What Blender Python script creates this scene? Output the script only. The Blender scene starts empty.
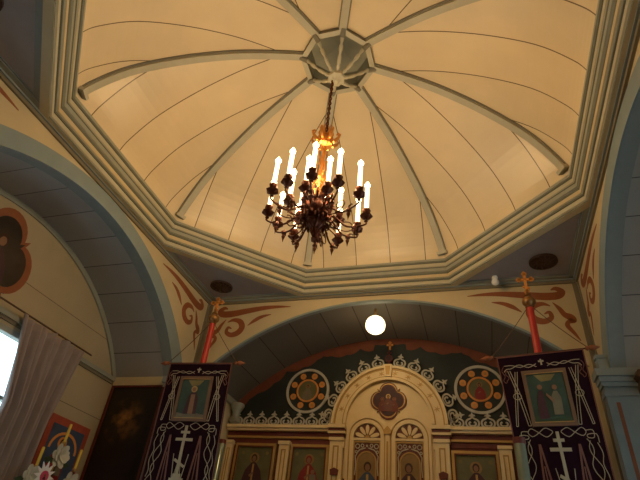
import bpy, math, random
from mathutils import Vector, Matrix
random.seed(7)
PI = math.pi
sc = bpy.context.scene
COL = sc.collection

# ---------------------------------------------------------------- camera
H = 5.56
cam_d = bpy.data.cameras.new('camera')
cam = bpy.data.objects.new('camera', cam_d)
COL.objects.link(cam)
sc.camera = cam
cam_d.sensor_width = 36.0
cam_d.lens = 484.34 / 640 * 36.0
cam_d.clip_start = 0.05
yaw, pitch, roll = -0.344014, 0.628339, 0.11113
fw = Vector((math.sin(yaw) * math.cos(pitch), math.cos(yaw) * math.cos(pitch), math.sin(pitch)))
r0 = Vector((math.cos(yaw), -math.sin(yaw), 0))
u0 = r0.cross(fw)
cr, sr = math.cos(roll), math.sin(roll)
rr = r0 * cr + u0 * sr
uu = u0 * cr - r0 * sr
cam.matrix_world = Matrix(((rr.x, uu.x, -fw.x, 1.384), (rr.y, uu.y, -fw.y, -3.795), (rr.z, uu.z, -fw.z, 1.483), (0, 0, 0, 1)))

# ---------------------------------------------------------------- world, exposure
w = bpy.data.worlds.new('sky')
sc.world = w
w.use_nodes = True
bgn = w.node_tree.nodes['Background']
bgn.inputs[0].default_value = (0.72, 0.9, 1.0, 1)
bgn.inputs[1].default_value = 2.9
sc.view_settings.view_transform = 'Standard'
sc.view_settings.look = 'None'
sc.view_settings.gamma = 1
sc.view_settings.use_curve_mapping = False
sc.view_settings.exposure = 0.0
CANDLE_W = 6.4
GLOBE_W = 7.0

# ---------------------------------------------------------------- materials
def mat(name, col, rough=0.6, metal=0.0, noise=0.06, nscale=6.0, emit=None, estr=0.0, spec=0.4):
    m = bpy.data.materials.new(name)
    m.use_nodes = True
    nt = m.node_tree
    b = nt.nodes['Principled BSDF']
    b.inputs['Roughness'].default_value = rough
    b.inputs['Metallic'].default_value = metal
    b.inputs['Specular IOR Level'].default_value = spec
    tc = nt.nodes.new('ShaderNodeTexCoord')
    n = nt.nodes.new('ShaderNodeTexNoise')
    n.inputs['Scale'].default_value = nscale
    n.inputs['Detail'].default_value = 5
    nt.links.new(tc.outputs['Object'], n.inputs['Vector'])
    mx = nt.nodes.new('ShaderNodeMix')
    mx.data_type = 'RGBA'
    mx.inputs[6].default_value = (*[c * (1 - noise * 2) for c in col], 1)
    mx.inputs[7].default_value = (*[min(1, c * (1 + noise * 2)) for c in col], 1)
    nt.links.new(n.outputs['Fac'], mx.inputs[0])
    nt.links.new(mx.outputs[2], b.inputs['Base Color'])
    if emit:
        b.inputs['Emission Color'].default_value = (*emit, 1)
        b.inputs['Emission Strength'].default_value = estr
    return m

def plank_mat(name, col, spacing, seam, width=0.007, rough=0.45, offset=0.5):
    """painted boards: thin dark seams every `spacing` metres along UV.x, slow tone shifts"""
    m = mat(name, col, rough, noise=0.05, nscale=2.2)
    nt = m.node_tree
    b = nt.nodes['Principled BSDF']
    src = b.inputs['Base Color'].links[0].from_socket
    uv = nt.nodes.new('ShaderNodeUVMap')
    sp = nt.nodes.new('ShaderNodeSeparateXYZ')
    nt.links.new(uv.outputs[0], sp.inputs[0])
    def M(op, a, bb=None):
        n = nt.nodes.new('ShaderNodeMath')
        n.operation = op
        for i, v in enumerate((a, bb)):
            if v is None: continue
            if isinstance(v, (int, float)): n.inputs[i].default_value = v
            else: nt.links.new(v, n.inputs[i])
        return n.outputs[0]
    x = M('ADD', M('DIVIDE', sp.outputs[0], spacing), 100 + offset)
    fr = M('FRACT', x)
    d = M('MULTIPLY', M('ABSOLUTE', M('SUBTRACT', fr, 0.5)), spacing)   # 0 at the seam
    k = M('LESS_THAN', d, width)
    wn = nt.nodes.new('ShaderNodeTexWhiteNoise')
    wn.noise_dimensions = '1D'
    nt.links.new(M('FLOOR', M('ADD', x, 0.5)), wn.inputs['W'])
    hs = nt.nodes.new('ShaderNodeHueSaturation')
    nt.links.new(M('ADD', M('MULTIPLY', wn.outputs['Value'], 0.10), 0.95), hs.inputs['Value'])
    nt.links.new(src, hs.inputs['Color'])
    mx = nt.nodes.new('ShaderNodeMix')
    mx.data_type = 'RGBA'
    nt.links.new(k, mx.inputs[0])
    nt.links.new(hs.outputs[0], mx.inputs[6])
    mx.inputs[7].default_value = (*seam, 1)
    nt.links.new(mx.outputs[2], b.inputs['Base Color'])
    return m

M = {}
M['dome'] = plank_mat('dome_boards', (0.74, 0.61, 0.40), 0.57, (0.13, 0.08, 0.035), 0.0065, 0.33, 0.0)
M['cream'] = mat('cream_paint', (0.55, 0.45, 0.27), 0.5, noise=0.06, nscale=3)
M['cream_light'] = mat('pale_cream_paint', (0.47, 0.44, 0.32), 0.45, noise=0.05)
M['greygreen'] = mat('grey_green_paint', (0.30, 0.31, 0.25), 0.5)
M['darkgreen'] = mat('dark_grey_green_paint', (0.13, 0.14, 0.11), 0.5)
M['rib'] = mat('rib_paint', (0.45, 0.43, 0.33), 0.45)
M['ribedge'] = mat('rib_edge_paint', (0.20, 0.19, 0.15), 0.5)
M['blueceil'] = mat('blue_grey_ceiling_paint', (0.36, 0.34, 0.35), 0.6)
M['bluetrim'] = mat('blue_trim_paint', (0.25, 0.29, 0.28), 0.5)
M['blueband'] = mat('blue_band_paint', (0.21, 0.27, 0.28), 0.5)
M['browntrim'] = mat('olive_brown_trim_paint', (0.20, 0.17, 0.11), 0.6)
M['vault'] = plank_mat('blue_grey_boards', (0.38, 0.37, 0.35), 0.50, (0.08, 0.08, 0.08), 0.006)
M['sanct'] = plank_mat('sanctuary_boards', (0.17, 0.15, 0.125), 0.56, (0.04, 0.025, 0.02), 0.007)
M['wallplank'] = plank_mat('cream_wall_boards', (0.42, 0.34, 0.21), 1.1, (0.16, 0.12, 0.07), 0.005)
M['scroll'] = mat('red_brown_ornament_paint', (0.27, 0.085, 0.03), 0.6, noise=0.15)
M['floor'] = plank_mat('floor_boards', (0.30, 0.19, 0.10), 0.14, (0.05, 0.03, 0.02), 0.003)
M['bronze'] = mat('dark_bronze', (0.12, 0.035, 0.018), 0.38, 0.75, noise=0.3, nscale=30)
M['gold'] = mat('gilded_metal', (0.62, 0.28, 0.07), 0.3, 0.9, noise=0.2, nscale=20)
M['dullgold'] = mat('old_gold_paint', (0.45, 0.27, 0.08), 0.45, 0.3, noise=0.15)
M['framebrown'] = mat('dusty_brown_frame', (0.17, 0.095, 0.05), 0.5, noise=0.15)
M['agedgold'] = mat('tarnished_gold', (0.26, 0.13, 0.04), 0.4, 0.5, noise=0.2, nscale=20)
M['candle'] = mat('lit_candle_tube', (0.95, 0.9, 0.8), 0.4, emit=(1.0, 0.80, 0.50), estr=3.2)
M['bulb'] = mat('glowing_bulb', (1, 0.9, 0.7), 0.4, emit=(1.0, 0.74, 0.38), estr=16)
M['globe'] = mat('glowing_milk_glass', (1, 0.95, 0.85), 0.3, emit=(1.0, 0.80, 0.46), estr=2.6)
M['milk'] = mat('milk_glass', (0.85, 0.82, 0.74), 0.25)
M['vent'] = mat('dark_cast_iron', (0.06, 0.03, 0.02), 0.6)
M['purple'] = mat('dark_purple_velvet', (0.014, 0.003, 0.009), 0.9, noise=0.2, spec=0.1)
M['thread'] = mat('pale_gold_thread', (0.42, 0.35, 0.23), 0.5, 0.1)
M['threaddim'] = mat('rose_gold_thread', (0.19, 0.075, 0.05), 0.55, 0.2)
M['red'] = mat('red_painted_pole', (0.45, 0.025, 0.015), 0.4)
M['tealdark'] = mat('dark_teal_paint', (0.018, 0.024, 0.023), 0.6, noise=0.35, nscale=2.5)
M['rust'] = mat('rust_red_paint', (0.16, 0.042, 0.018), 0.6, noise=0.2, nscale=5)
M['redborder'] = mat('red_painted_border', (0.34, 0.06, 0.03), 0.6, noise=0.2, nscale=8)
M['orange'] = mat('orange_gold_paint', (0.68, 0.26, 0.05), 0.5, noise=0.1)
M['white'] = mat('off_white_fretwork', (0.50, 0.46, 0.37), 0.5)
M['icono'] = mat('ivory_carved_wood', (0.78, 0.60, 0.32), 0.42, noise=0.06)
M['iconogold'] = mat('ochre_gold_moulding', (0.44, 0.26, 0.07), 0.45, 0.2)
M['maroon'] = mat('maroon_paint', (0.13, 0.022, 0.012), 0.5)
M['darkred'] = mat('dark_red_ground', (0.15, 0.03, 0.02), 0.6, noise=0.3)
M['icongreen'] = mat('olive_green_ground', (0.13, 0.12, 0.05), 0.6, noise=0.25, nscale=4)
M['icongold'] = mat('golden_ground', (0.26, 0.15, 0.045), 0.5, noise=0.2)
M['skin'] = mat('painted_skin', (0.24, 0.12, 0.06), 0.6)
M['hair'] = mat('painted_dark_hair', (0.05, 0.02, 0.01), 0.6)
M['robered'] = mat('painted_red_robe', (0.24, 0.018, 0.018), 0.6, noise=0.2)
M['robedark'] = mat('painted_dark_robe', (0.06, 0.02, 0.025), 0.6, noise=0.2)
M['robeblue'] = mat('painted_blue_robe', (0.05, 0.07, 0.12), 0.6, noise=0.2)
M['robepale'] = mat('painted_pale_robe', (0.17, 0.14, 0.085), 0.6, noise=0.2)
M['tealpic'] = mat('painted_teal_landscape', (0.035, 0.062, 0.042), 0.5, noise=0.4, nscale=5)
M['picgold'] = mat('painted_glow', (0.20, 0.15, 0.05), 0.6, noise=0.3)
M['oildark'] = mat('dark_oil_painting', (0.035, 0.022, 0.014), 0.35, noise=0.5, nscale=3)
M['curtain'] = mat('mauve_grey_curtain', (0.31, 0.25, 0.235), 0.85, noise=0.08)
M['winframe'] = mat('grey_window_frame', (0.30, 0.31, 0.27), 0.5)
M['yellow'] = mat('yellow_wax', (0.72, 0.52, 0.07), 0.5)
M['petal'] = mat('white_petals', (0.62, 0.60, 0.48), 0.6)
M['whitebright'] = mat('white_star_enamel', (0.85, 0.85, 0.85), 0.4)
M['pink'] = mat('pink_enamel', (0.62, 0.08, 0.16), 0.5)
M['leaf'] = mat('dark_green_leaf', (0.04, 0.07, 0.03), 0.6)
M['pewter'] = mat('grey_green_candle_glaze', (0.22, 0.26, 0.20), 0.15, 0.35)
M['wood'] = mat('dark_wood', (0.10, 0.05, 0.025), 0.5)
M['glass'] = None
g = bpy.data.materials.new('window_glass'); g.use_nodes = True
gb = g.node_tree.nodes['Principled BSDF']
gb.inputs['Transmission Weight'].default_value = 1
gb.inputs['Roughness'].default_value = 0.05
gb.inputs['IOR'].default_value = 1.02
gn = g.node_tree.nodes.new('ShaderNodeTexNoise'); gr = g.node_tree.nodes.new('ShaderNodeMix'); gr.data_type = 'RGBA'
gr.inputs[6].default_value = (0.85, 0.93, 0.92, 1); gr.inputs[7].default_value = (0.93, 0.98, 0.97, 1)
g.node_tree.links.new(gn.outputs['Fac'], gr.inputs[0]); g.node_tree.links.new(gr.outputs[2], gb.inputs['Base Color'])
M['glass'] = g

# ---------------------------------------------------------------- mesh helpers
class MB:
    def __init__(s):
        s.v = []; s.f = []; s.m = []; s.uv = []; s.mats = []
    def mi(s, m):
        m = M[m] if isinstance(m, str) else m
        if m not in s.mats: s.mats.append(m)
        return s.mats.index(m)
    def face(s, pts, m, uvs=None):
        b = len(s.v)
        s.v += [tuple(p) for p in pts]
        s.f.append(list(range(b, b + len(pts))))
        s.m.append(s.mi(m)); s.uv.append(uvs)
    def faces(s, verts, faces, m):
        b = len(s.v); k = s.mi(m)
        s.v += [tuple(p) for p in verts]
        for f in faces:
            s.f.append([b + i for i in f]); s.m.append(k); s.uv.append(None)
    def box(s, x0, x1, y0, y1, z0, z1, m):
        vs = [(x, y, z) for x in (x0, x1) for y in (y0, y1) for z in (z0, z1)]
        s.faces(vs, [(0, 1, 3, 2), (4, 6, 7, 5), (0, 4, 5, 1), (2, 3, 7, 6), (0, 2, 6, 4), (1, 5, 7, 3)], m)
    def tube(s, path, rad, m, seg=8, closed=False):
        path = [Vector(p) for p in path]; n = len(path)
        if not isinstance(rad, (list, tuple)): rad = [rad] * n
        vs = []; prev = None
        for i, p in enumerate(path):
            if closed: t = path[(i + 1) % n] - path[i - 1]
            else: t = path[min(i + 1, n - 1)] - path[max(i - 1, 0)]
            t.normalize()
            if prev is None:
                a = Vector((0, 0, 1)) if abs(t.z) < 0.9 else Vector((1, 0, 0))
                prev = t.cross(a).normalized()
            nn = (prev - t * prev.dot(t)).normalized(); prev = nn
            bb = t.cross(nn)
            for k in range(seg):
                a = 2 * PI * k / seg
                vs.append(p + (nn * math.cos(a) + bb * math.sin(a)) * rad[i])
        fs = []
        for i in range(n if closed else n - 1):
            j = (i + 1) % n
            for k in range(seg):
                fs.append((i * seg + k, i * seg + (k + 1) % seg, j * seg + (k + 1) % seg, j * seg + k))
        if not closed:
            fs.append(tuple(reversed(range(seg)))); fs.append(tuple((n - 1) * seg + k for k in range(seg)))
        s.faces(vs, fs, m)
    def lathe(s, prof, m, seg=16, c=(0, 0, 0), lobes=0, amp=0.0):
        vs = []
        for r, z in prof:
            for k in range(seg):
                a = 2 * PI * k / seg
                q = r * (1 + amp * math.cos(lobes * a))
                vs.append((c[0] + q * math.cos(a), c[1] + q * math.sin(a), c[2] + z))
        n = len(prof); fs = []
        for i in range(n - 1):
            for k in range(seg):
                fs.append((i * seg + k, i * seg + (k + 1) % seg, (i + 1) * seg + (k + 1) % seg, (i + 1) * seg + k))
        fs.append(tuple(reversed(range(seg)))); fs.append(tuple((n - 1) * seg + k for k in range(seg)))
        s.faces(vs, fs, m)
    def prism(s, pts, fr, d0, d1, m):
        """2-D outline on the plane frame fr, from depth d0 to d1 along its normal"""
        a = [fr(x, y, d0) for x, y in pts]; b = [fr(x, y, d1) for x, y in pts]
        n = len(pts)
        s.faces(a + b, [tuple(reversed(range(n))), tuple(range(n, 2 * n))] + [(i, (i + 1) % n, n + (i + 1) % n, n + i) for i in range(n)], m)
    def ring(s, outer, inner, fr, d0, d1, m, closed=True):
        n = len(outer)
        vs = [fr(*p, d1) for p in outer] + [fr(*p, d1) for p in inner] + [fr(*p, d0) for p in outer] + [fr(*p, d0) for p in inner]
        fs = []
        for i in range(n if closed else n - 1):
            j = (i + 1) % n
            fs += [(i, j, n + j, n + i), (2 * n + i, i, j, 2 * n + j)[::-1], (n + i, n + j, 3 * n + j, 3 * n + i), (2 * n + j, 2 * n + i, 3 * n + i, 3 * n + j)]
        if not closed:
            fs += [(0, n, 3 * n, 2 * n), (n - 1, 2 * n - 1, 4 * n - 1, 3 * n - 1)[::-1]]
        s.faces(vs, fs, m)
    def ribbon(s, pts, fr, d0, d1, m, sub=6, wscale=1.0):
        """smooth stroke with changing width; pts = (x, y, half width)"""
        P = spline(pts, sub)
        L = []; Rr = []
        for i, p in enumerate(P):
            q0 = P[max(i - 1, 0)]; q1 = P[min(i + 1, len(P) - 1)]
            dx, dy = q1[0] - q0[0], q1[1] - q0[1]
            l = math.hypot(dx, dy) or 1
            h = p[2] * wscale
            L.append((p[0] - dy / l * h, p[1] + dx / l * h)); Rr.append((p[0] + dy / l * h, p[1] - dx / l * h))
        s.ring(L, Rr, fr, d0, d1, m, closed=False)
    def build(s, name, parent=None, smooth=False, loc=(0, 0, 0)):
        me = bpy.data.meshes.new(name)
        me.from_pydata(s.v, [], s.f)
        for m in s.mats: me.materials.append(m)
        for p, k in zip(me.polygons, s.m): p.material_index = k
        if any(u for u in s.uv):
            lay = me.uv_layers.new(name='UVMap')
            for p, u in zip(me.polygons, s.uv):
                if u:
                    for li, q in zip(p.loop_indices, u): lay.data[li].uv = q
        import bmesh
        bm = bmesh.new(); bm.from_mesh(me)
        if smooth: bmesh.ops.remove_doubles(bm, verts=bm.verts, dist=1e-5)
        bmesh.ops.recalc_face_normals(bm, faces=bm.faces)
        bm.to_mesh(me); bm.free()
        if smooth:
            for p in me.polygons: p.use_smooth = True
            try: me.set_sharp_from_angle(angle=math.radians(40))
            except Exception: pass
        o = bpy.data.objects.new(name, me)
        COL.objects.link(o)
        o.location = loc
        if parent: o.parent = parent
        return o

def spline(pts, sub=6):
    out = []
    n = len(pts)
    for i in range(n - 1):
        p0, p1, p2, p3 = pts[max(i - 1, 0)], pts[i], pts[i + 1], pts[min(i + 2, n - 1)]
        for k in range(sub):
            t = k / sub
            out.append(tuple(0.5 * ((2 * b) + (-a + c) * t + (2 * a - 5 * b + 4 * c - d) * t * t + (-a + 3 * b - 3 * c + d) * t ** 3) for a, b, c, d in zip(p0, p1, p2, p3)))
    out.append(tuple(pts[-1]))
    return out

def frame(o, ex, ey, en):
    o, ex, ey, en = Vector(o), Vector(ex), Vector(ey), Vector(en)
    return lambda x, y, d=0: o + ex * x + ey * y + en * d
def front(y=0.0, ox=0.0, oz=0.0):             # a plane facing the nave (normal -y)
    return frame((ox, y, oz), (1, 0, 0), (0, 0, 1), (0, -1, 0))
def circ(cx, cy, r, n=24, a0=0.0, ry=None):
    return [(cx + r * math.cos(a0 + 2 * PI * k / n), cy + (ry or r) * math.sin(a0 + 2 * PI * k / n)) for k in range(n)]
def rect(x0, x1, y0, y1): return [(x0, y0), (x1, y0), (x1, y1), (x0, y1)]
def arcpts(r, cz, w0, w1, n=40):              # circle of radius r centred at z=cz, from x=w0 to x=w1
    a0, a1 = math.acos(max(-1, min(1, w0 / r))), math.acos(max(-1, min(1, w1 / r)))
    return [(r * math.cos(a0 + (a1 - a0) * k / n), cz + r * math.sin(a0 + (a1 - a0) * k / n)) for k in range(n + 1)]

def struct(o):
    if not o.parent: o['kind'] = 'structure'
    return o
def tag(o, label, cat, group=None, kind=None):
    o['label'] = label; o['category'] = cat
    if group: o['group'] = group
    if kind: o['kind'] = kind
    return o
def thing(name, label, cat, loc=(0, 0, 0), rz=0.0, group=None):
    o = bpy.data.objects.new(name, None)
    o.empty_display_size = 0.1
    COL.objects.link(o)
    o.location = loc; o.rotation_euler = (0, 0, rz)
    return tag(o, label, cat, group)
def copy_tree(o, parent=None):
    c = o.copy(); COL.objects.link(c); c.parent = parent
    for ch in [x for x in bpy.data.objects if x.parent == o]: copy_tree(ch, c)
    return c

# ================================================================ STRUCTURE
A = 3.0
T8 = math.tan(PI / 8)
AB = 3.21                                    # the crossing is a little longer behind its centre
def back(p):                                 # the rear half of the octagon follows that length
    return (p[0], p[1] * (AB / A if p[1] < 0 else 1.0), p[2])
SW = 2.5; SR, SCZ = 2.97, 2.31              # side arms: half width, vault circle
SEND = 4.05
FW = 2.9; FR, FCZ = 4.10, 1.33              # front and rear arm vault
FEND = 4.52; REND = 7.5

# floor
m = MB()
m.face([(-4.4, -7.8, 0), (4.4, -7.8, 0), (4.4, 4.8, 0), (-4.4, 4.8, 0)], 'floor', [(-4.4, -7.8), (4.4, -7.8), (4.4, 4.8), (-4.4, 4.8)])
struct(m.build('floor'))

def side_frame(sx):   # wall x = sx*A seen from the crossing; 2-D coords are (y, z)
    return frame((sx * A, 0, 0), (0, 1, 0), (0, 0, 1), (-sx, 0, 0))
def end_frame(sy):    # wall y = sy*A; coords (x, z)
    return frame((0, sy * A, 0), (1, 0, 0), (0, 0, 1), (0, -1 if sy > 0 else 1, 0))

SCROLLS = [
    [(1.44, 5.362, .004), (1.68, 5.375, .02), (1.95, 5.365, .032), (2.25, 5.325, .042), (2.52, 5.285, .048), (2.70, 5.29, .046), (2.765, 5.35, .034), (2.69, 5.405, .026), (2.62, 5.385, .006)],
    [(1.78, 5.235, .004), (1.93, 5.205, .022), (2.06, 5.14, .026), (2.18, 5.045, .004)],
    [(2.57, 5.125, .006), (2.47, 5.165, .024), (2.34, 5.13, .036), (2.28, 5.02, .042), (2.34, 4.92, .042), (2.46, 4.885, .034), (2.555, 4.94, .026), (2.54, 5.025, .02), (2.47, 5.0, .006)],
    [(2.61, 5.18, .004), (2.68, 5.08, .022), (2.73, 4.98, .030), (2.80, 4.93, .04), (2.83, 4.88, .03), (2.76, 4.86, .022), (2.74, 4.80, .024), (2.80, 4.69, .018), (2.86, 4.57, .004)],
]
def crossing_wall(name, fr, w, r, cz, ro, czo, zspring, lo=A, dep=.16):
    """flat wall with an arched opening, a painted band round the arch, cornice strips and corner scroll ornament"""
    m = MB()
    arc = arcpts(r, cz, -w, w)
    # spandrel strips
    for i in range(len(arc) - 1):
        (x0, z0), (x1, z1) = arc[i], arc[i + 1]
        m.face([fr(x0, z0), fr(x1, z1), fr(x1, H), fr(x0, H)], 'cream')
    for s in (-1, 1):
        a, b = sorted((s * w, s * (lo if s < 0 else A)))
        m.face([fr(a, 0), fr(b, 0), fr(b, H), fr(a, H)], 'cream')
        m.face([fr(s * w, 0, 0), fr(s * w, arc[0][1], 0), fr(s * w, arc[0][1], -dep), fr(s * w, 0, -dep)], 'bluetrim')
    for i in range(len(arc) - 1):        # soffit of the opening
        (x0, z0), (x1, z1) = arc[i], arc[i + 1]
        m.face([fr(x0, z0), fr(x1, z1), fr(x1, z1, -dep), fr(x0, z0, -dep)], 'bluetrim')
    wall = struct(m.build(name))
    b = MB()
    n = 48
    ai = arcpts(r, cz, -w, w, n)
    zo = lambda x: czo + math.sqrt(ro * ro - x * x)
    wo = math.sqrt(ro * ro - (zspring - czo) ** 2)
    ao = arcpts(ro, czo, -wo, wo, n)
    b.ring(ao, ai, fr, -0.004, 0.018, 'blueband', closed=False)
    b.build('arch_band', wall)
    sc_ = MB()
    for s in (-1, 1):
        for st in SCROLLS:
            sc_.ribbon([(s * x * ((lo if s < 0 else A) / A), z, h) for x, z, h in st], fr, 0.0005, 0.003, 'scroll', 6, 1.3)
    sc_.build('painted_scroll', wall)
    c = MB()
    c.prism(rect(-lo + .03, A - .03, H - .045, H), fr, 0, .055, 'bluetrim')
    c.prism(rect(-lo + .03, A - .03, H - .085, H - .045), fr, 0, .03, 'browntrim')
    c.build('cornice_moulding', wall)
    for s in (-1, 1):      # corner bead
        k = MB()
        e = lo if s < 0 else A
        a, bb = sorted((s * (e - .075), s * e))
        k.prism(rect(a, bb, 0.0, H - .085), fr, 0, .012, 'browntrim')
        k.build('corner_bead', wall)
    return wall
crossing_wall('wall_front', end_frame(1), 2.78, 4.02, 1.34, 4.08, 1.31, 4.2, dep=.06)
crossing_wall('wall_back', end_frame(-AB / A), 2.78, 4.02, 1.34, 4.08, 1.31, 4.2, dep=.06)
crossing_wall('wall_left', side_frame(-1), SW - .02, 2.97, 2.30, 3.35, 2.12, 3.95, lo=AB)
crossing_wall('wall_right', side_frame(1), SW - .02, 2.97, 2.30, 3.35, 2.12, 3.95, lo=AB)

def vault(name, r, cz, w, P, d0, d1, mt):
    m = MB(); n = 48
    arc = arcpts(r, cz, -w, w, n); L = 0
    for i in range(n):
        (x0, z0), (x1, z1) = arc[i], arc[i + 1]
        l = math.hypot(x1 - x0, z1 - z0)
        m.face([P(x0, d0, z0), P(x1, d0, z1), P(x1, d1, z1), P(x0, d1, z0)], mt, [(L, 0), (L + l, 0), (L + l, d1 - d0), (L, d1 - d0)])
        L += l
    return struct(m.build(name, smooth=True))
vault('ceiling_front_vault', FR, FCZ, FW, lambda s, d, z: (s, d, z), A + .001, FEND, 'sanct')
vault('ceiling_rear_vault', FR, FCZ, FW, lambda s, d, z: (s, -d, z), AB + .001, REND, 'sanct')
for sx, nm in ((-1, 'left'), (1, 'right')):
    vault('ceiling_%s_vault' % nm, SR, SCZ, SW, lambda s, d, z, sx=sx: (sx * d, s, z), A + .001, SEND, 'vault')
ZS = SCZ + math.sqrt(SR ** 2 - SW ** 2)      # springing of side vault
ZF = FCZ + math.sqrt(FR ** 2 - FW ** 2)

# side arm walls
WY0, WY1, WZ0, WZ1 = -1.05, 1.02, 1.3, 3.80
for sx, nm in ((-1, 'left'), (1, 'right')):
    fr = frame((sx * SEND, 0, 0), (0, 1, 0), (0, 0, 1), (-sx, 0, 0))
    m = MB()
    def q(a, b, c, d): m.face([fr(a, c), fr(b, c), fr(b, d), fr(a, d)], 'wallplank', [(c, a), (c, b), (d, b), (d, a)])
    q(-SW, WY0, 0, ZS); q(WY1, SW, 0, ZS); q(WY0, WY1, 0, WZ0); q(WY0, WY1, WZ1, ZS)
    arc = arcpts(SR, SCZ, -SW, SW, 48)
    m.face([fr(*p) for p in arc], 'wallplank', [(p[1], p[0]) for p in arc])
    for (a, b, c, d) in ((WY0, WY0, WZ0, WZ1), (WY1, WY1, WZ0, WZ1)):
        m.face([fr(a, c), fr(a, d), fr(a, d, -.15), fr(a, c, -.15)], 'cream')
    for z in (WZ0, WZ1):
        m.face([fr(WY0, z), fr(WY1, z), fr(WY1, z, -.15), fr(WY0, z, -.15)], 'cream')
    wl = struct(m.build('wall_%s_transept_end' % nm))
    c = MB()
    c.prism(rect(-SW + .03, SW - .03, ZS - .03, ZS + .03), fr, 0, .05, 'greygreen')
    c.prism(rect(-SW + .02, SW - .02, ZS - .07, ZS - .03), fr, 0, .025, 'browntrim')
    c.build('cornice_moulding', wl)
    b = MB()
    b.ring(arcpts(SR - .003, SCZ, -SW, SW, 40), arcpts(SR - .075, SCZ, -SW, SW, 40), fr, 0, .03, 'greygreen', closed=False)
    b.build('arch_moulding', wl)
    for sy, n2 in ((-1, 'back'), (1, 'front')):
        f2 = frame((0, sy * SW, 0), (sx, 0, 0), (0, 0, 1), (0, -sy, 0))
        m2 = MB()
        m2.face([f2(A, 0), f2(SEND, 0), f2(SEND, ZS), f2(A, ZS)], 'wallplank', [(0, A), (0, SEND), (ZS, SEND), (ZS, A)])
        w2 = struct(m2.build('wall_%s_transept_%s' % (nm, n2)))
        c2 = MB()
        c2.prism(rect(A, SEND - .03, ZS - .09, ZS + .04), f2, 0, .06, 'cream')
        c2.prism(rect(A, SEND - .05, ZS - .12, ZS - .09), f2, 0, .03, 'browntrim')
        c2.build('cornice_moulding', w2)
    # window in the end wall
    wi = MB()
    def bar(a, b_, c_, d_): wi.prism(rect(a, b_, c_, d_), fr, -.10, .0, 'winframe')
    bar(WY0, WY0 + .07, WZ0, WZ1); bar(WY1 - .07, WY1, WZ0, WZ1); bar(WY0, WY1, WZ1 - .07, WZ1); bar(WY0, WY1, WZ0, WZ0 + .08)
    bar(-.03, .03, WZ0, WZ1); bar(WY0, WY1, 3.02, 3.06)
    wo = struct(wi.build('window_1' if sx < 0 else 'window_2'))
    gl = MB(); gl.prism(rect(WY0 + .03, WY1 - .03, WZ0 + .03, WZ1 - .03), fr, -.065, -.06, 'glass'); gl.build('pane', wo)
    cs = MB()
    for (a, b_, c_, d_) in ((WY0 - .1, WY0, WZ0 - .1, WZ1 + .0), (WY1, WY1 + .1, WZ0 - .1, WZ1 + .0)): cs.prism(rect(a, b_, c_, d_), fr, 0.001, .03, 'winframe')
    cs.build('window_casing', wo)

# front and rear arm side walls
for sx, nm in ((-1, 'left'), (1, 'right')):
    m = MB(); x = sx * FW
    m.face([(x, A, 0), (x, FEND, 0), (x, FEND, ZF), (x, A, ZF)], 'cream')
    w_ = struct(m.build('wall_%s_sanctuary' % nm))
    c = MB(); a, b = sorted((x, x - sx * .07)); c.box(a, b, A + .16, FEND - .12, ZF - .1, ZF, 'greygreen'); c.build('cornice_moulding', w_)
    m = MB()
    for (y0, y1, z0, z1) in ((-4.6, -AB, 0, ZF), (-REND, -6.2, 0, ZF), (-6.2, -4.6, 0, 1.2), (-6.2, -4.6, 3.4, ZF)):
        m.face([(x, y0, z0), (x, y1, z0), (x, y1, z1), (x, y0, z1)], 'cream')
    struct(m.build('wall_%s_nave' % nm))
    m = MB(); fr = frame((x, -5.4, 0), (0, 1, 0), (0, 0, 1), (-sx, 0, 0))
    for r_ in ((-.8, -.73, 1.2, 3.4), (.73, .8, 1.2, 3.4), (-.8, .8, 1.2, 1.28), (-.8, .8, 3.32, 3.4), (-.03, .03, 1.2, 3.4), (-.8, .8, 2.3, 2.34)):
        m.prism(rect(*r_), fr, -.08, 0, 'winframe')
    wo = struct(m.build('window_%d' % (3 if sx < 0 else 4)))
    gl = MB(); gl.prism(rect(-.76, .76, 1.24, 3.36), fr, -.045, -.04, 'glass'); gl.build('pane', wo)
m = MB()
m.face([(p[0], -REND, p[1]) for p in arcpts(FR, FCZ, -FW, FW, 30)], 'cream')
m.face([(-FW, -REND, 0), (FW, -REND, 0), (FW, -REND, ZF), (-FW, -REND, ZF)], 'cream')
struct(m.build('wall_nave_end'))

# back wall of the sanctuary arch: mural
fr = front(FEND)
m = MB()
arc = arcpts(FR, FCZ, -FW, FW, 48)
m.face([fr(*p) for p in arc], 'tealdark')
m.face([fr(-FW, 0), fr(FW, 0), fr(FW, ZF), fr(-FW, ZF)], 'tealdark')
mural = struct(m.build('wall_sanctuary_end'))
# scalloped rust-red cloud border
m = MB()
n = 240
outer = arcpts(FR - .004, FCZ, -FW, FW, n); inner = []
for i, (x, z) in enumerate(outer):
    s = abs(x)
    d = .07 + .09 * abs(math.sin(s * 4.4 + .6)) ** .7 + .06 * max(0, math.sin(s * 2.3 + .2)) + .03 * abs(math.sin(s * 11))
    if s < .3: d = .10 + .02 * abs(math.sin(s * 12))
    dx, dz = x, z - FCZ; l = math.hypot(dx, dz)
    inner.append((x - dx / l * d, z - dz / l * d))
m.ring(outer, inner, fr, .001, .004, 'rust', closed=False)
m.build('painted_cloud_border', mural)
m = MB()
m.prism(rect(-.018, .018, 5.20, 5.37), fr, .004, .008, 'orange'); m.prism(rect(-.06, .06, 5.28, 5.315), fr, .004, .008, 'orange')
m.prism(rect(-.035, .035, 5.335, 5.35), fr, .004, .008, 'orange')
m.build('painted_cross', mural)

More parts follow.
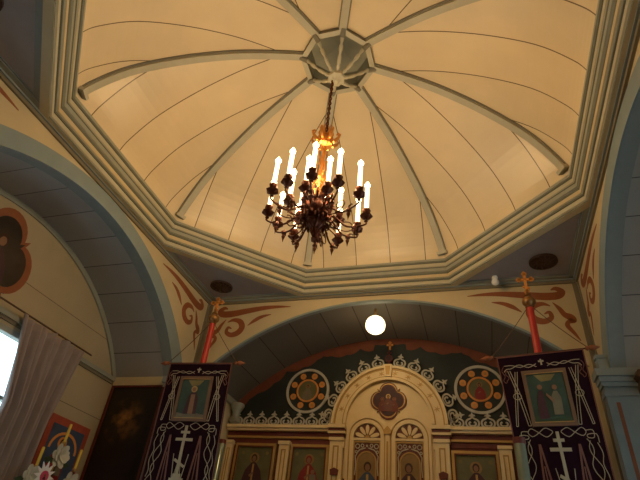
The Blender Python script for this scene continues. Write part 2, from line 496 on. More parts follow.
# pilasters with capitals at the transept corners
for sx in (-1, 1):
    for sy in (-1, 1):
        m = MB()
        X0, X1 = 2.86, (3.34 if sx > 0 else 3.02)
        yb, yf = SW + .0, SW - .06
        def B(x0, x1, dep, z0, z1, mt='bluetrim'):
            a, b = sorted((sx * x0, sx * x1)); c, d = sorted((sy * (SW + .10 if x0 < 3 else SW), sy * (SW - dep)))
            m.box(a, b, c, d, z0, z1, mt)
        B(X0, X1, .06, 0, 3.62)
        p = struct(m.build('pilaster'))
        m = MB(); B(2.945, 2.985, .062, 0.6, 3.55, 'scroll')
        m.build('painted_stripe', p)
        m = MB()
        B(X0 - .015, X1 + .02, .075, 3.62, 3.67); B(X0, X1, .06, 3.67, 3.73)
        B(X0 - .02, X1 + .03, .09, 3.73, 3.78); B(X0 - .04, X1 + .05, .115, 3.78, 3.84); B(X0 - .065, X1 + .07, .14, 3.84, 3.93)
        m.build('capital', p)
        m = MB(); B(X0 + .01, X0 + .14, .02, 3.93, 4.10); B(X0 - .005, X0 + .15, .035, 4.10, 4.14)
        m.build('impost_block', p)

# flat corner ceilings and their frames
tA = A * T8
cm = MB()
for sx in (-1, 1):
    for sy in (-1, 1):
        c, a, b = Vector((sx * A, sy * A, H)), Vector((sx * tA, sy * A, H)), Vector((sx * A, sy * tA, H))
        cm.face([back(c), back(a), back(b)], 'blueceil')
ceil = struct(cm.build('ceiling'))
for sx in (-1, 1):
    for sy in (-1, 1):
        c, a, b = [Vector(back(q_)) for q_ in ((sx * A, sy * A, H), (sx * tA, sy * A, H), (sx * A, sy * tA, H))]
        k = MB()
        def strip(p, q, w0, w1, z0, z1, mt):
            cen = (a + b + c) / 3
            d = (q - p).normalized(); nn = Vector((-d.y, d.x, 0))
            if nn.dot(cen - p) < 0: nn = -nn
            P = [p + nn * w0, q + nn * w0, q + nn * w1, p + nn * w1]
            k.faces([x_ + Vector((0, 0, z0)) for x_ in P] + [x_ + Vector((0, 0, z1)) for x_ in P],
                    [(0, 1, 2, 3), (4, 5, 6, 7), (0, 1, 5, 4), (1, 2, 6, 5), (2, 3, 7, 6), (3, 0, 4, 7)], mt)
        strip(a, c, .05, .12, -.025, .01, 'greygreen'); strip(b, c, .05, .12, -.025, .01, 'greygreen')
        strip(a, c, .12, .14, -.012, .01, 'bluetrim'); strip(b, c, .12, .14, -.012, .01, 'bluetrim')
        strip(a, b, 0, .07 if sy < 0 else .03, -.02, .01, 'bluetrim')
        k.build('ceiling_moulding', ceil)

# octagonal ring: cream board and stepped mouldings
prof = [(3.0, .0, None), (3.0, -.035, 'cream'), (2.905, -.035, 'cream'), (2.905, -.01, 'darkgreen'), (2.885, .0, 'cream_light'), (2.885, .055, 'cream_light'),
        (2.87, .06, 'darkgreen'), (2.87, .085, 'darkgreen'), (2.85, .095, 'cream_light'), (2.85, .15, 'cream'), (2.842, .16, 'darkgreen'), (2.842, .185, 'darkgreen'),
        (2.825, .195, 'greygreen'), (2.825, .25, 'greygreen'), (2.815, .26, 'darkgreen'), (2.80, .27, 'cream_light'), (2.80, .325, 'cream_light'), (2.79, .33, 'darkgreen'), (2.79, .345, 'darkgreen'), (2.775, .35, 'greygreen'), (2.775, .39, 'greygreen'), (2.80, .395, 'greygreen')]
m = MB()
for i in range(1, len(prof)):
    for k in range(8):
        P = []
        for ap, dz in ((prof[i - 1][0], prof[i - 1][1]), (prof[i][0], prof[i][1])):
            R8 = ap / math.cos(PI / 8)
            P.append([Vector((R8 * math.cos(PI / 8 + PI / 4 * (k + e)), R8 * math.sin(PI / 8 + PI / 4 * (k + e)), H + dz)) for e in (0, 1)])
        m.face([back(P[0][0]), back(P[0][1]), back(P[1][1]), back(P[1][0])], prof[i][2])
struct(m.build('trim_octagon'))

# dome gores
DP = spline([(3.03, .39), (2.93, .62), (2.60, 1.03), (2.06, 1.42), (1.47, 1.72), (.95, 1.89), (.48, 2.0)], 5)
m = MB()
for k in range(8):
    a0, a1 = PI / 8 + PI / 4 * k, PI / 8 + PI / 4 * (k + 1)
    L = 0
    for i in range(len(DP) - 1):
        (ra, za), (rb, zb) = DP[i], DP[i + 1]
        h0, h1 = ra * math.sin(PI / 8), rb * math.sin(PI / 8)
        m.face([back(q_) for q_ in ((ra * math.cos(a0), ra * math.sin(a0), H + za), (ra * math.cos(a1), ra * math.sin(a1), H + za),
                (rb * math.cos(a1), rb * math.sin(a1), H + zb), (rb * math.cos(a0), rb * math.sin(a0), H + zb))], 'dome',
               [(-h0, L), (h0, L), (h1, L + .1), (-h1, L + .1)])
        L += .1
dome = struct(m.build('ceiling_dome'))
RP = [p for p in DP if p[0] < 3.012]
rb_ = MB()
def rib_sec(mb, path, hw, dep, mt, off=0.0):
    P = []
    for i, (r, z) in enumerate(path):
        q0 = path[max(i - 1, 0)]; q1 = path[min(i + 1, len(path) - 1)]
        d = Vector((q1[0] - q0[0], 0, q1[1] - q0[1])).normalized()
        nn = Vector((-d.z, 0, d.x))
        if nn.z > 0: nn = -nn
        c = Vector((r, 0, H + z)) + nn * off
        P.append([c + Vector((0, -hw, 0)) - nn * .02, c + Vector((0, hw, 0)) - nn * .02, c + Vector((0, hw, 0)) + nn * dep, c + Vector((0, -hw, 0)) + nn * dep])
    n = len(P); vs = [v for q_ in P for v in q_]; fs = [(0, 1, 2, 3), tuple(4 * (n - 1) + k for k in range(4))]
    for i in range(n - 1):
        for k in range(4): fs.append((4 * i + k, 4 * i + (k + 1) % 4, 4 * i + 4 + (k + 1) % 4, 4 * i + 4 + k))
    mb.faces(vs, fs, mt)
rib_sec(rb_, RP, .064, .035, 'ribedge'); rib_sec(rb_, RP, .047, .07, 'rib')
rib0 = rb_.build('dome_rib', dome)
eb = MB()
rib_sec(eb, RP[:2], .078, .10, 'rib'); 
e0 = eb.build('rib_foot', rib0)
for k in range(8):
    if k: r_ = copy_tree(rib0, dome)
    else: r_ = rib0
    bx_, by_, _z = back((math.cos(PI / 8 + PI / 4 * k), math.sin(PI / 8 + PI / 4 * k), 0))
    r_.rotation_euler = (0, 0, math.atan2(by_, bx_)); r_.scale = (math.hypot(bx_, by_), 1, 1)

# lantern opening at the apex
ZA = H + 1.97
m = MB()
for k in range(8):
    a0, a1 = PI / 8 + PI / 4 * k, PI / 8 + PI / 4 * (k + 1)
    def V(r, a, z): return (r * math.cos(a), r * math.sin(a), z)
    for (ra, za, rb2, zb, mt) in ((.53, ZA + .03, .53, ZA - .045, 'ribedge'), (.53, ZA - .045, .455, ZA - .045, 'rib'), (.455, ZA - .045, .455, ZA + .05, 'ribedge'),
                                  (.455, ZA + .05, .44, ZA + .32, 'greygreen'), (.44, ZA + .32, .0, ZA + .42, 'greygreen')):
        if rb2 == 0: m.face([V(ra, a0, za), V(ra, a1, za), (0, 0, zb)], mt)
        else: m.face([V(ra, a0, za), V(ra, a1, za), V(rb2, a1, zb), V(rb2, a0, zb)], mt)
lan = struct(m.build('trim_lantern_ring'))
sp = MB()
pa = [Vector((.45 - .37 * t, 0, ZA - .05 - .30 * t - .03 * math.sin(PI * t))) for t in [i / 16 for i in range(17)]]
sp.tube(pa, [.016 + (.010 if i % 4 in (1, 2) else 0) for i in range(17)], 'rib', 8)
sp.tube(pa[4:7], .028, 'cream_light', 8); sp.tube(pa[10:13], .026, 'cream_light', 8)
sp.tube([(.53, 0, ZA - .03), (.43, 0, ZA - .08)], .035, 'ribedge', 8)
s0 = sp.build('turned_spoke', lan, smooth=True)
for k in range(8):
    o = s0 if k == 0 else s0.copy()
    if k: COL.objects.link(o)
    o.rotation_euler = (0, 0, PI / 8 + PI / 4 * k)
hb = MB()
hb.lathe([(.02, .06), (.08, .05), (.12, .01), (.11, -.03), (.06, -.05), (.03, -.09)], 'rib', 16, (0, 0, ZA - .37), 8, .08)
hb.build('hub', lan, smooth=True)

# ================================================================ CHANDELIER
ch = thing('chandelier', 'tall bronze chandelier with eighteen lit candle bulbs hanging on a chain from the dome', 'chandelier', (-.05, 0, 4.33))
def L0(z): return z - 4.3
cz = 4.82
m = MB()
zz = 7.10
i = 0
while zz > 6.02:
    e = [(math.cos(a) * .017, 0, math.sin(a) * .036) for a in [2 * PI * k / 8 for k in range(8)]]
    if i % 2: e = [(y, x, z) for x, y, z in e]
    m.tube([(x, y, L0(zz) + z) for x, y, z in e], .0085, 'bronze', 5, closed=True)
    zz -= .05; i += 1
m.build('chain', ch, smooth=True)
m = MB()
m.tube([(.012 * math.sin(t * 7), .014 * math.cos(t * 7), L0(6.02 + t * 1.08)) for t in [k / 30 for k in range(31)]], .008, 'wood', 5)
m.build('electric_cord', ch, smooth=True)
# gold crown
m = MB()
zc = L0(5.86)
m.lathe([(.018, .17), (.03, .15), (.022, .12), (.05, .09), (.085, .04), (.10, .0), (.085, -.045), (.03, -.07), (.02, -.09)], 'gold', 20, (0, 0, zc), 10, .06)
for k in range(8):
    a = 2 * PI * k / 8; ca, sa = math.cos(a), math.sin(a)
    m.tube([(ca * r, sa * r, zc + z) for r, z in ((.06, .0), (.11, .0), (.155, .04), (.18, .10), (.155, .13), (.135, .10))], [.02, .024, .02, .015, .012, .008], 'gold', 6)
    m.tube([(ca * r, sa * r, zc + z) for r, z in ((.05, .06), (.09, .12), (.075, .19), (.10, .23))], [.017, .016, .012, .005], 'gold', 6)
m.build('crown', ch, smooth=True)
# gold filigree stem
m = MB()
m.lathe([(.018, 5.78), (.026, 5.74), (.015, 5.70), (.018, 5.55), (.034, 5.50), (.018, 5.45), (.016, 5.36), (.05, 5.31), (.065, 5.25), (.05, 5.19), (.022, 5.15), (.03, 5.10), (.075, 5.05), (.06, 4.98), (.03, 4.95)], 'gold', 16, (0, 0, -4.3), 6, .1)
for k in range(4):
    a = PI / 4 + 2 * PI * k / 4; ca, sa = math.cos(a), math.sin(a)
    m.tube([(ca * r, sa * r, L0(z)) for r, z in spline([(.03, 5.72), (.06, 5.66), (.045, 5.58), (.035, 5.52), (.06, 5.44), (.075, 5.36), (.05, 5.30)], 3)], .007, 'gold', 5)
for k in range(6):
    a = 2 * PI * k / 6; ca, sa = math.cos(a), math.sin(a)
    m.tube([(ca * r, sa * r, L0(z)) for r, z in spline([(.03, 5.26), (.09, 5.30), (.11, 5.24), (.07, 5.20), (.09, 5.12), (.13, 5.10), (.14, 5.15)], 3)], .009, 'gold', 5)
m.build('filigree_stem', ch, smooth=True)
# dark body
m = MB()
m.lathe([(.03, 5.0), (.06, 4.96), (.05, 4.92), (.11, 4.90), (.15, 4.83), (.165, 4.76), (.14, 4.69), (.09, 4.65), (.10, 4.63), (.085, 4.58), (.04, 4.54), (.05, 4.51), (.03, 4.47), (.012, 4.42)], 'bronze', 24, (0, 0, -4.3), 12, .08)
for k in range(24):
    a = 2 * PI * k / 24; ca, sa = math.cos(a), math.sin(a); o_ = .04 * (k % 2)
    m.tube([(ca * r, sa * r, L0(z)) for r, z in ((.12, 4.84 + o_), (.17, 4.88 + o_), (.18, 4.92 + o_), (.16, 4.94 + o_))], [.018, .018, .012, .006], 'bronze', 5)
    m.tube([(ca * r, sa * r, L0(z)) for r, z in ((.11, 4.72 - o_), (.16, 4.68 - o_), (.165, 4.64 - o_), (.145, 4.62 - o_))], [.018, .018, .012, .006], 'bronze', 5)
m.build('body', ch, smooth=True)

def cup_mb(zb):       # flower cup and drip pan under a candle whose foot is at z = zb
    m = MB()
    m.lathe([(.008, -.18), (.022, -.165), (.012, -.145), (.035, -.125), (.060, -.105), (.066, -.09), (.038, -.078), (.024, -.06), (.034, -.045), (.043, -.025), (.042, -.008), (.030, .0), (.026, .002)], 'bronze', 18, (0, 0, zb), 6, .09)
    return m
def candle_mb(zb, h=.31):
    m = MB()
    m.lathe([(.022, 0), (.0235, .01), (.0235, h - .012), (.018, h), (.006, h + .003)], 'candle', 12, (0, 0, zb))
    return m
def bulb_mb(zb, h=.31):
    m = MB()
    m.lathe([(.008, h), (.019, h + .012), (.030, h + .03), (.031, h + .048), (.018, h + .07), (.006, h + .09), (.001, h + .1)], 'bulb', 12, (0, 0, zb))
    return m
def make_arm(rad, zb, low, thick, finial):
    zb = L0(zb); m = MB()
    pts = spline([(.10, 0, L0(4.74)), (rad * .38, 0, L0(4.74) - low * .25), (rad * .62, 0, L0(4.74) - low), (rad * .86, 0, L0(4.74) - low * .9), (rad, 0, zb - .20), (rad, 0, zb - .16)], 5)
    m.tube(pts, [thick * (1.15 - .3 * i / len(pts)) for i in range(len(pts))], 'bronze', 7)
    k = len(pts) // 2
    # leaves and curls along the arm
    for j, s in ((7, 1), (13, -1)):
        p = Vector(pts[min(j, len(pts) - 2)])
        m.tube([p, p + Vector((.02, .015 * s, .035)), p + Vector((.055, .02 * s, .045)), p + Vector((.06, .015 * s, .02))], [.008, .009, .007, .003], 'bronze', 5)
        m.tube([p, p + Vector((-.01, .02 * s, -.03)), p + Vector((.02, .028 * s, -.045))], [.007, .007, .003], 'bronze', 5)
    arm = m.build('arm', ch, smooth=True)
    c = cup_mb(zb); c.v = [(x + rad, y, z) for x, y, z in c.v]; c.build('cup', arm, smooth=True)
    c = candle_mb(zb); c.v = [(x + rad, y, z) for x, y, z in c.v]; c.build('candle', arm, smooth=True)
    c = bulb_mb(zb); c.v = [(x + rad, y, z) for x, y, z in c.v]; c.build('bulb', arm, smooth=True)
    if finial:
        f = MB(); x0 = rad * .78
        f.lathe([(.008, .04), (.022, .015), (.030, -.012), (.015, -.035), (.022, -.055), (.009, -.09), (.002, -.13)], 'bronze', 10, (x0, 0, L0(4.74) - low * 1.02))
        f.build('drop_finial', arm, smooth=True)
    ld = bpy.data.lights.new('bulb_light', 'POINT')
    ld.energy = CANDLE_W; ld.color = (1.0, 0.65, 0.31); ld.shadow_soft_size = .03
    lo = bpy.data.objects.new('bulb_light', ld); COL.objects.link(lo); lo.parent = arm
    lo.location = (rad, 0, zb + .31 + .14)
    return arm
outer_a = make_arm(.535, 4.85, .14, .0105, True)
inner_a = make_arm(.31, 4.93, .06, .010, False)
for k in range(12):
    o = outer_a if k == 0 else copy_tree(outer_a, ch)
    o.rotation_euler = (0, 0, math.radians([16, 48, 79, 107, 136, 163, 190, 226, 253, 281, 310, 341][k]))
    if k % 2: o.location.z = .03
for k, az in enumerate([55, 100, 148, 206, 262, 306]):
    o = inner_a if k == 0 else copy_tree(inner_a, ch)
    o.rotation_euler = (0, 0, math.radians(az))
for k in range(6):   # scroll brackets between the arm pairs
    m = MB(); a = math.radians(31 + 60 * k)
    P = spline([(.12, 4.70), (.22, 4.62), (.34, 4.60), (.42, 4.66), (.38, 4.73), (.30, 4.71), (.31, 4.67)], 5)
    m.tube([(r * math.cos(a), r * math.sin(a), L0(z)) for r, z in P], .0065, 'bronze', 6)
    P = spline([(.10, 4.62), (.19, 4.55), (.26, 4.50), (.30, 4.54), (.27, 4.58)], 5)
    m.tube([(r * math.cos(a), r * math.sin(a), L0(z)) for r, z in P], .0065, 'bronze', 6)
    m.build('scroll_bracket', ch, smooth=True)

# ================================================================ GLOBE LAMP, BULB, VENTS
gl = thing('globe_lamp', 'round lit milk glass globe lamp hanging under the front arch', 'lamp', (-.05, 3.36, 5.12))
m = MB()
m.lathe([(.05, .165), (.08, .15), (.125, .115), (.155, .06), (.165, .0), (.152, -.055), (.12, -.10), (.07, -.13), (.01, -.142)], 'globe', 28, (0, 0, 0), 14, .015)
m.build('glass_shade', gl, smooth=True)
m = MB(); m.lathe([(.045, .14), (.055, .16), (.04, .18), (.02, .2), (.02, .30)], 'dullgold', 16); m.build('fitting', gl, smooth=True)
ld = bpy.data.lights.new('globe_light', 'POINT'); ld.energy = GLOBE_W; ld.color = (1, .72, .38); ld.shadow_soft_size = .15
lo = bpy.data.objects.new('globe_light', ld); COL.objects.link(lo); lo.parent = gl; lo.location = (0, -.0, -.32)

sb = thing('ceiling_bulb', 'small unlit white bulb on the corner ceiling beside the right oval vent', 'light bulb', (1.86, 2.80, H))
m = MB(); m.lathe([(.04, .0), (.045, -.03), (.03, -.05)], 'milk', 14); m.build('socket', sb, smooth=True)
m = MB(); m.lathe([(.02, -.04), (.045, -.06), (.058, -.095), (.045, -.13), (.015, -.148)], 'milk', 16); m.build('bulb_glass', sb, smooth=True)

def vent(x, y, label):
    t = thing('ceiling_vent', label, 'vent', (x, y, H), group='oval vents in the corner ceilings')
    fr = frame((0, 0, 0), (1, 0, 0), (0, 1, 0), (0, 0, -1))
    m = MB(); m.prism(circ(0, 0, .17, 32), fr, 0, .012, 'vent'); m.build('backing', t)
    m = MB(); m.ring(circ(0, 0, .19, 32), circ(0, 0, .165, 32), fr, 0, .03, 'vent')
    for k in range(12):
        a = 2 * PI * k / 12
        m.tube([(math.cos(a) * .02, math.sin(a) * .02, -.02), (math.cos(a + .3) * .09, math.sin(a + .3) * .09, -.022), (math.cos(a) * .165, math.sin(a) * .165, -.02)], .008, 'wood', 5)
    m.tube([(math.cos(a) * .09, math.sin(a) * .09, -.022) for a in [2 * PI * k / 20 for k in range(20)]], .007, 'wood', 5, closed=True)
    m.build('grille', t)
vent(-2.55, 2.50, 'dark oval vent on the blue ceiling corner above the left banner')
vent(2.51, 2.47, 'dark oval vent on the blue ceiling corner beside the small white bulb')
vent(-2.52, -2.62, 'dark oval vent cut off at the top left edge of the picture')

# ================================================================ ICONS (helpers)
def figure(fr, s, cx, cy, robe, parent, halo='icongold', hair='hair', child=False, arms=None, d=.006):
    """a half-length painted saint: halo, robe, hair, face — shallow layers on the panel"""
    m = MB()
    m.prism(circ(cx, cy + .30 * s, .17 * s, 20), fr, d, d + .002, halo); m.build('halo', parent)
    m = MB()
    body = [(-.30, -.75), (-.34, -.35), (-.27, -.08), (-.13, .10), (-.06, .17), (.06, .17), (.13, .10), (.27, -.08), (.34, -.35), (.30, -.75)]
    m.prism([(cx + x * s, cy + y * s) for x, y in body], fr, d + .002, d + .005, robe)
    if s > .3: m.prism([(cx + x * s, cy + y * s) for x, y in ((-.03, .12), (.03, .12), (.02, -.75), (-.04, -.75))], fr, d + .005, d + .006, 'dullgold')
    m.build('robe', parent)
    m = MB()
    m.prism(circ(cx, cy + .30 * s, .10 * s, 16, 0, .12 * s), fr, d + .005, d + .007, hair)
    m.prism(circ(cx, cy + .28 * s, .065 * s, 14, 0, .085 * s), fr, d + .007, d + .009, 'skin')
    m.build('face', parent)
    m = MB()
    m.prism([(cx + x * s, cy + y * s) for x, y in ((-.12, -.22), (.0, -.12), (.05, -.16), (-.08, -.28))], fr, d + .006, d + .008, 'skin')
    m.build('hand', parent)
    if child:
        m = MB()
        m.prism([(cx + (x + .16) * s, cy + (y - .15) * s) for x, y in ((-.12, -.35), (-.1, .02), (.1, .02), (.13, -.35))], fr, d + .008, d + .010, 'robepale')
        m.prism(circ(cx + .16 * s, cy - .06 * s, .065 * s, 14), fr, d + .010, d + .012, 'skin')
        m.build('child_figure', parent)

def box_frame(mb, x0, x1, z0, z1, t, fr, d0, d1, mt):
    mb.prism(rect(x0, x1, z1 - t, z1), fr, d0, d1, mt); mb.prism(rect(x0, x1, z0, z0 + t), fr, d0, d1, mt)
    mb.prism(rect(x0, x0 + t, z0 + t, z1 - t), fr, d0, d1, mt); mb.prism(rect(x1 - t, x1, z0 + t, z1 - t), fr, d0, d1, mt)

# ================================================================ ICONOSTASIS
YI = 4.45
ico = thing('iconostasis', 'ivory and gold carved icon screen with a central arch below the painted mural', 'icon screen', (0, YI, 0))
fr = front(0)
fi = front(YI)
m = MB()
m.box(-FW + .02, FW - .02, 0.0, .06, 0, 3.50, 'darkred')
m.build('backing_wall', ico)
def part(name, fn, smooth=False):
    m = MB(); fn(m); return m.build(name, ico, smooth)
for s in (-1, 1):
    a, b = (-FW + .01, -.93) if s < 0 else (.93, FW - .01)
    def cor(m):
        m.prism(rect(a, b, 3.74, 3.79), fr, 0, .16, 'icono'); m.prism(rect(a, b, 3.70, 3.74), fr, 0, .12, 'icono')
        m.prism(rect(a, b, 3.62, 3.70), fr, 0, .04, 'maroon'); m.prism(rect(a, b, 3.585, 3.62), fr, 0, .055, 'iconogold')
        m.prism(rect(a, b, 3.50, 3.585), fr, 0, .02, 'darkred')
    part('cornice', cor)
    # returns of the cornice over the central pilasters
    def cor2(m):
        c, d = sorted((s * .70, s * 1.0))
        m.prism(rect(c, d, 3.74, 3.80), fr, 0, .20, 'icono'); m.prism(rect(c, d, 3.66, 3.70), fr, 0, .16, 'icono'); m.prism(rect(c + .01, d - .01, 3.70, 3.74), fr, 0, .17, 'maroon')
        m.prism(rect(c + .02, d - .02, 3.60, 3.66), fr, 0, .12, 'maroon')
    part('cornice_return', cor2)
def pilaster(x0, x1, top, dep=.10):
    def f(m):
        m.prism(rect(x0, x1, 0, top), fr, 0, dep, 'icono')
        w_ = x1 - x0
        box_frame(m, x0 + w_ * .28, x1 - w_ * .28, .8, top - .13, w_ * .09, fr, dep, dep + .012, 'iconogold')
        m.prism(rect(x0 - .015, x1 + .015, top - .05, top), fr, 0, dep + .03, 'icono')
    return part('pilaster', f)
for s in (-1, 1):
    for x0, x1, t in ((.74, .96, 3.60), (1.68, 1.86, 3.53), (2.74, 2.86, 3.53)):
        a, b = sorted((s * x0, s * x1))
        p = pilaster(a, b, t, .12 if x0 < .8 else .09)
        if x0 < .8:
            m = MB(); c = (a + b) / 2
            m.prism([(c - .06, 3.02), (c + .06, 3.02), (c + .07, 3.10), (c, 3.13), (c - .07, 3.10)], fr, .13, .16, 'maroon'); m.build('carved_rosette', p)
# central arch
AC = 3.83
def arch_face(m):
    o = [(-.96, 3.45)] + [(.96 * math.cos(PI - PI * k / 40), AC + .99 * math.sin(PI - PI * k / 40)) for k in range(41)] + [(.96, 3.45)]
    i_ = [(-.72, 3.45)] + [(.72 * math.cos(PI - PI * k / 40), AC + .75 * math.sin(PI - PI * k / 40)) for k in range(41)] + [(.72, 3.45)]
    m.ring(o, i_, fr, 0, .10, 'icono', closed=False)
arch = part('arch', arch_face)
def archmould(r0_, r1_, d0, d1, mt, name):
    m = MB()
    o = [(r1_ * math.cos(PI - PI * k / 40), AC + (r1_ + .03) * math.sin(PI - PI * k / 40)) for k in range(41)]
    i_ = [(r0_ * math.cos(PI - PI * k / 40), AC + (r0_ + .03) * math.sin(PI - PI * k / 40)) for k in range(41)]
    m.ring(o, i_, fr, d0, d1, mt, closed=False); return m.build(name, arch)
archmould(.92, .965, .10, .14, 'icono', 'outer_bead'); archmould(.895, .915, .10, .115, 'iconogold', 'gold_bead')
archmould(.755, .775, .10, .12, 'iconogold', 'gold_bead'); archmould(.71, .755, .10, .14, 'icono', 'inner_bead')
for k in range(10):
    a = PI * (k + 1.0) / 11
    if abs(k - 4.5) < .6: pass
    c = (.835 * math.cos(a), AC + .865 * math.sin(a))
    st = []
    for j in range(12):
        rr_ = .056 if j % 2 == 0 else .016
        st.append((c[0] + rr_ * math.cos(a + PI * j / 6), c[1] + rr_ * math.sin(a + PI * j / 6)))
    m = MB(); m.prism(st, fr, .10, .108, 'dullgold'); m.build('gilded_star', arch)
m = MB(); m.prism([(-.055, 4.62), (.055, 4.62), (.075, 4.84), (-.075, 4.84)], fr, .08, .16, 'icono'); m.prism([(-.03, 4.65), (.03, 4.65), (.045, 4.81), (-.045, 4.81)], fr, .16, .165, 'iconogold'); m.build('keystone', arch)
# field inside the arch
part('arch_panel', lambda m: m.prism([(-.73, 3.0)] + [(.73 * math.cos(PI - PI * k / 40), AC + .76 * math.sin(PI - PI * k / 40)) for k in range(41)] + [(.73, 3.0)], fr, -.02, .04, 'icono'))
# twin arches with fan lunettes
for s in (-1, 1):
    cx = s * .345
    def tw(m):
        for r0_, r1_, d, mt in ((.305, .342, .10, 'icono'), (.285, .305, .075, 'iconogold'), (.225, .285, .09, 'icono')):
            o = [(cx + r1_ * math.cos(PI - PI * k / 24), 3.62 + r1_ * math.sin(PI - PI * k / 24)) for k in range(25)]
            i_ = [(cx + r0_ * math.cos(PI - PI * k / 24), 3.62 + r0_ * math.sin(PI - PI * k / 24)) for k in range(25)]
            m.ring([(o[0][0], 2.4)] + o + [(o[-1][0], 2.4)], [(i_[0][0], 2.4)] + i_ + [(i_[-1][0], 2.4)], fr, .04, d, mt, closed=False)
        m.prism(rect(cx - .225, cx + .225, 3.57, 3.61), fr, .04, .09, 'icono')
    t = part('door_arch', tw)
    m = MB(); m.prism([(cx + .225 * math.cos(PI * k / 20), 3.61 + .225 * math.sin(PI * k / 20)) for k in range(21)], fr, .041, .046, 'maroon'); m.build('lunette_ground', t)
    m = MB()
    for k in range(5):
        a = PI * (k + .5) / 5; pet = []
        for q_ in range(12):
            u = q_ / 12 * 2 * PI; rr_ = .13 + .08 * math.cos(u); ww = .027 * math.sin(u) * (1.1 + .3 * math.cos(u))
            pet.append((cx + rr_ * math.cos(a) - ww * math.sin(a), 3.62 + rr_ * math.sin(a) + ww * math.cos(a)))
        m.prism(pet, fr, .046, .065, 'icono')
    m.prism(circ(cx, 3.63, .035, 12), fr, .046, .07, 'iconogold')
    m.build('fan_petals', t)
    # door leaf with fretwork and oval icon
    d = part('door_leaf', lambda m: (m.prism(rect(cx - .225, cx + .225, .9, 3.56), fr, .04, .055, 'maroon'), box_frame(m, cx - .225, cx + .225, .9, 3.56, .02, fr, .055, .075, 'iconogold')))
    f = MB()
    o = [(cx + .165 * math.cos(PI - PI * k / 20), 3.24 + .17 * math.sin(PI - PI * k / 20)) for k in range(21)]
    i_ = [(cx + .145 * math.cos(PI - PI * k / 20), 3.24 + .15 * math.sin(PI - PI * k / 20)) for k in range(21)]
    f.ring([(o[0][0], 2.6)] + o + [(o[-1][0], 2.6)], [(i_[0][0], 2.6)] + i_ + [(i_[-1][0], 2.6)], fr, .055, .075, 'iconogold', closed=False)
    for sg in (-1, 1):
        for (ux, uz, r_) in ((.155, 3.485, .040), (.075, 3.495, .030), (.175, 3.40, .024)):
            f.ring(circ(cx + sg * ux, uz, r_, 16), circ(cx + sg * ux, uz, r_ - .012, 16), fr, .055, .068, 'white')
        f.ribbon([(cx + sg * .02, 3.46, .006), (cx + sg * .07, 3.445, .009), (cx + sg * .13, 3.42, .008), (cx + sg * .185, 3.33, .007)], fr, .055, .068, 'white')
        f.ribbon([(cx + sg * .187, 3.34, .007), (cx + sg * .178, 3.2, .007), (cx + sg * .187, 3.05, .007)], fr, .055, .068, 'white')
    f.prism(circ(cx, 3.49, .022, 4), fr, .055, .07, 'white')
    f.build('fretwork', d)
m = MB()
m.prism(rect(-.035, .035, 1.0, 3.66), fr, .04, .13, 'icono'); m.prism(rect(-.015, .015, 1.1, 3.55), fr, .13, .14, 'iconogold')
m.prism([(-.05, 3.66), (.05, 3.66), (.065, 3.72), (0, 3.79), (-.065, 3.72)], fr, .04, .15, 'iconogold')
m.build('centre_post', ico)
# cresting: repeated heart-and-trefoil fretwork
mo = MB()
I = frame((0, 0, 0), (1, 0, 0), (0, 0, 1), (0, -1, 0))
for s in (-1, 1):
    mo.ribbon([(s * x, z, h) for x, z, h in ((.0, .012, .010), (.045, .014, .012), (.088, .045, .014), (.098, .095, .014), (.075, .132, .013), (.035, .15, .012), (.0, .172, .010))], I, -.008, .008, 'white')
    mo.ribbon([(s * x, z, h) for x, z, h in ((.0, .045, .006), (.035, .045, .012), (.052, .075, .013), (.035, .10, .010), (.022, .085, .005))], I, -.008, .008, 'white')
mo.prism([(0, .165), (.022, .185), (.055, .19), (.035, .212), (.018, .215), (0, .262), (-.018, .215), (-.035, .212), (-.055, .19), (-.022, .185)], I, -.009, .009, 'white')
mo0 = mo.build('fretwork_crest', ico)
first = True
def crest(x, z, rot, y=-.05):
    global first
    o = mo0 if first else mo0.copy()
    if not first: COL.objects.link(o)
    first = False
    o.location = (x, y, z); o.rotation_euler = (0, rot, 0)
for s in (-1, 1):
    for k in range(8): crest(s * (1.10 + .236 * k), 3.79, 0)
    for k in range(6):
        a = math.radians(8 + 14.3 * k)
        crest(s * .975 * math.cos(a), AC + 1.0 * math.sin(a), s * (PI / 2 - a))
m = MB()
m.prism(circ(0, 4.99, .07, 24), fr, -.02, .05, 'maroon'); m.prism(circ(0, 4.99, .045, 20), fr, .05, .06, 'robedark')
m.prism(rect(-.012, .012, 5.05, 5.17), fr, .0, .02, 'maroon'); m.prism(rect(-.04, .04, 5.10, 5.125), fr, .0, .02, 'maroon')
m.prism(rect(-.02, .02, 4.82, 4.93), fr, 0, .04, 'maroon')
m.build('arch_finial', ico)

# icons on the screen
def panel_icon(x0, x1, z0, z1, label, robe, ground, child=False, hair='hair'):
    t = thing('icon', label, 'icon', (0, YI - .02, 0))
    m = MB(); m.prism(rect(x0, x1, z0, z1), fr, 0, .03, ground); m.build('panel', t)
    m = MB(); box_frame(m, x0 - .05, x1 + .05, z0 - .05, z1 + .05, .055, fr, 0, .06, 'dullgold'); box_frame(m, x0 - .008, x1 + .008, z0 - .008, z1 + .008, .02, fr, .055, .068, 'maroon'); m.build('frame', t)
    cx = (x0 + x1) / 2
    figure(fr, .52, cx, z1 - .34, robe, t, child=child, hair=hair, d=.03)
    m = MB()
    for s in (-1, 1): m.prism(circ(cx + s * .22, z1 - .10, .03, 10), fr, .03, .033, 'picgold')
    m.build('painted_monogram_disc', t)
panel_icon(-2.62, -1.97, 1.9, 3.44, 'gold-framed icon of a dark-robed winged saint, nearest the left banner', 'robedark', 'icongreen')
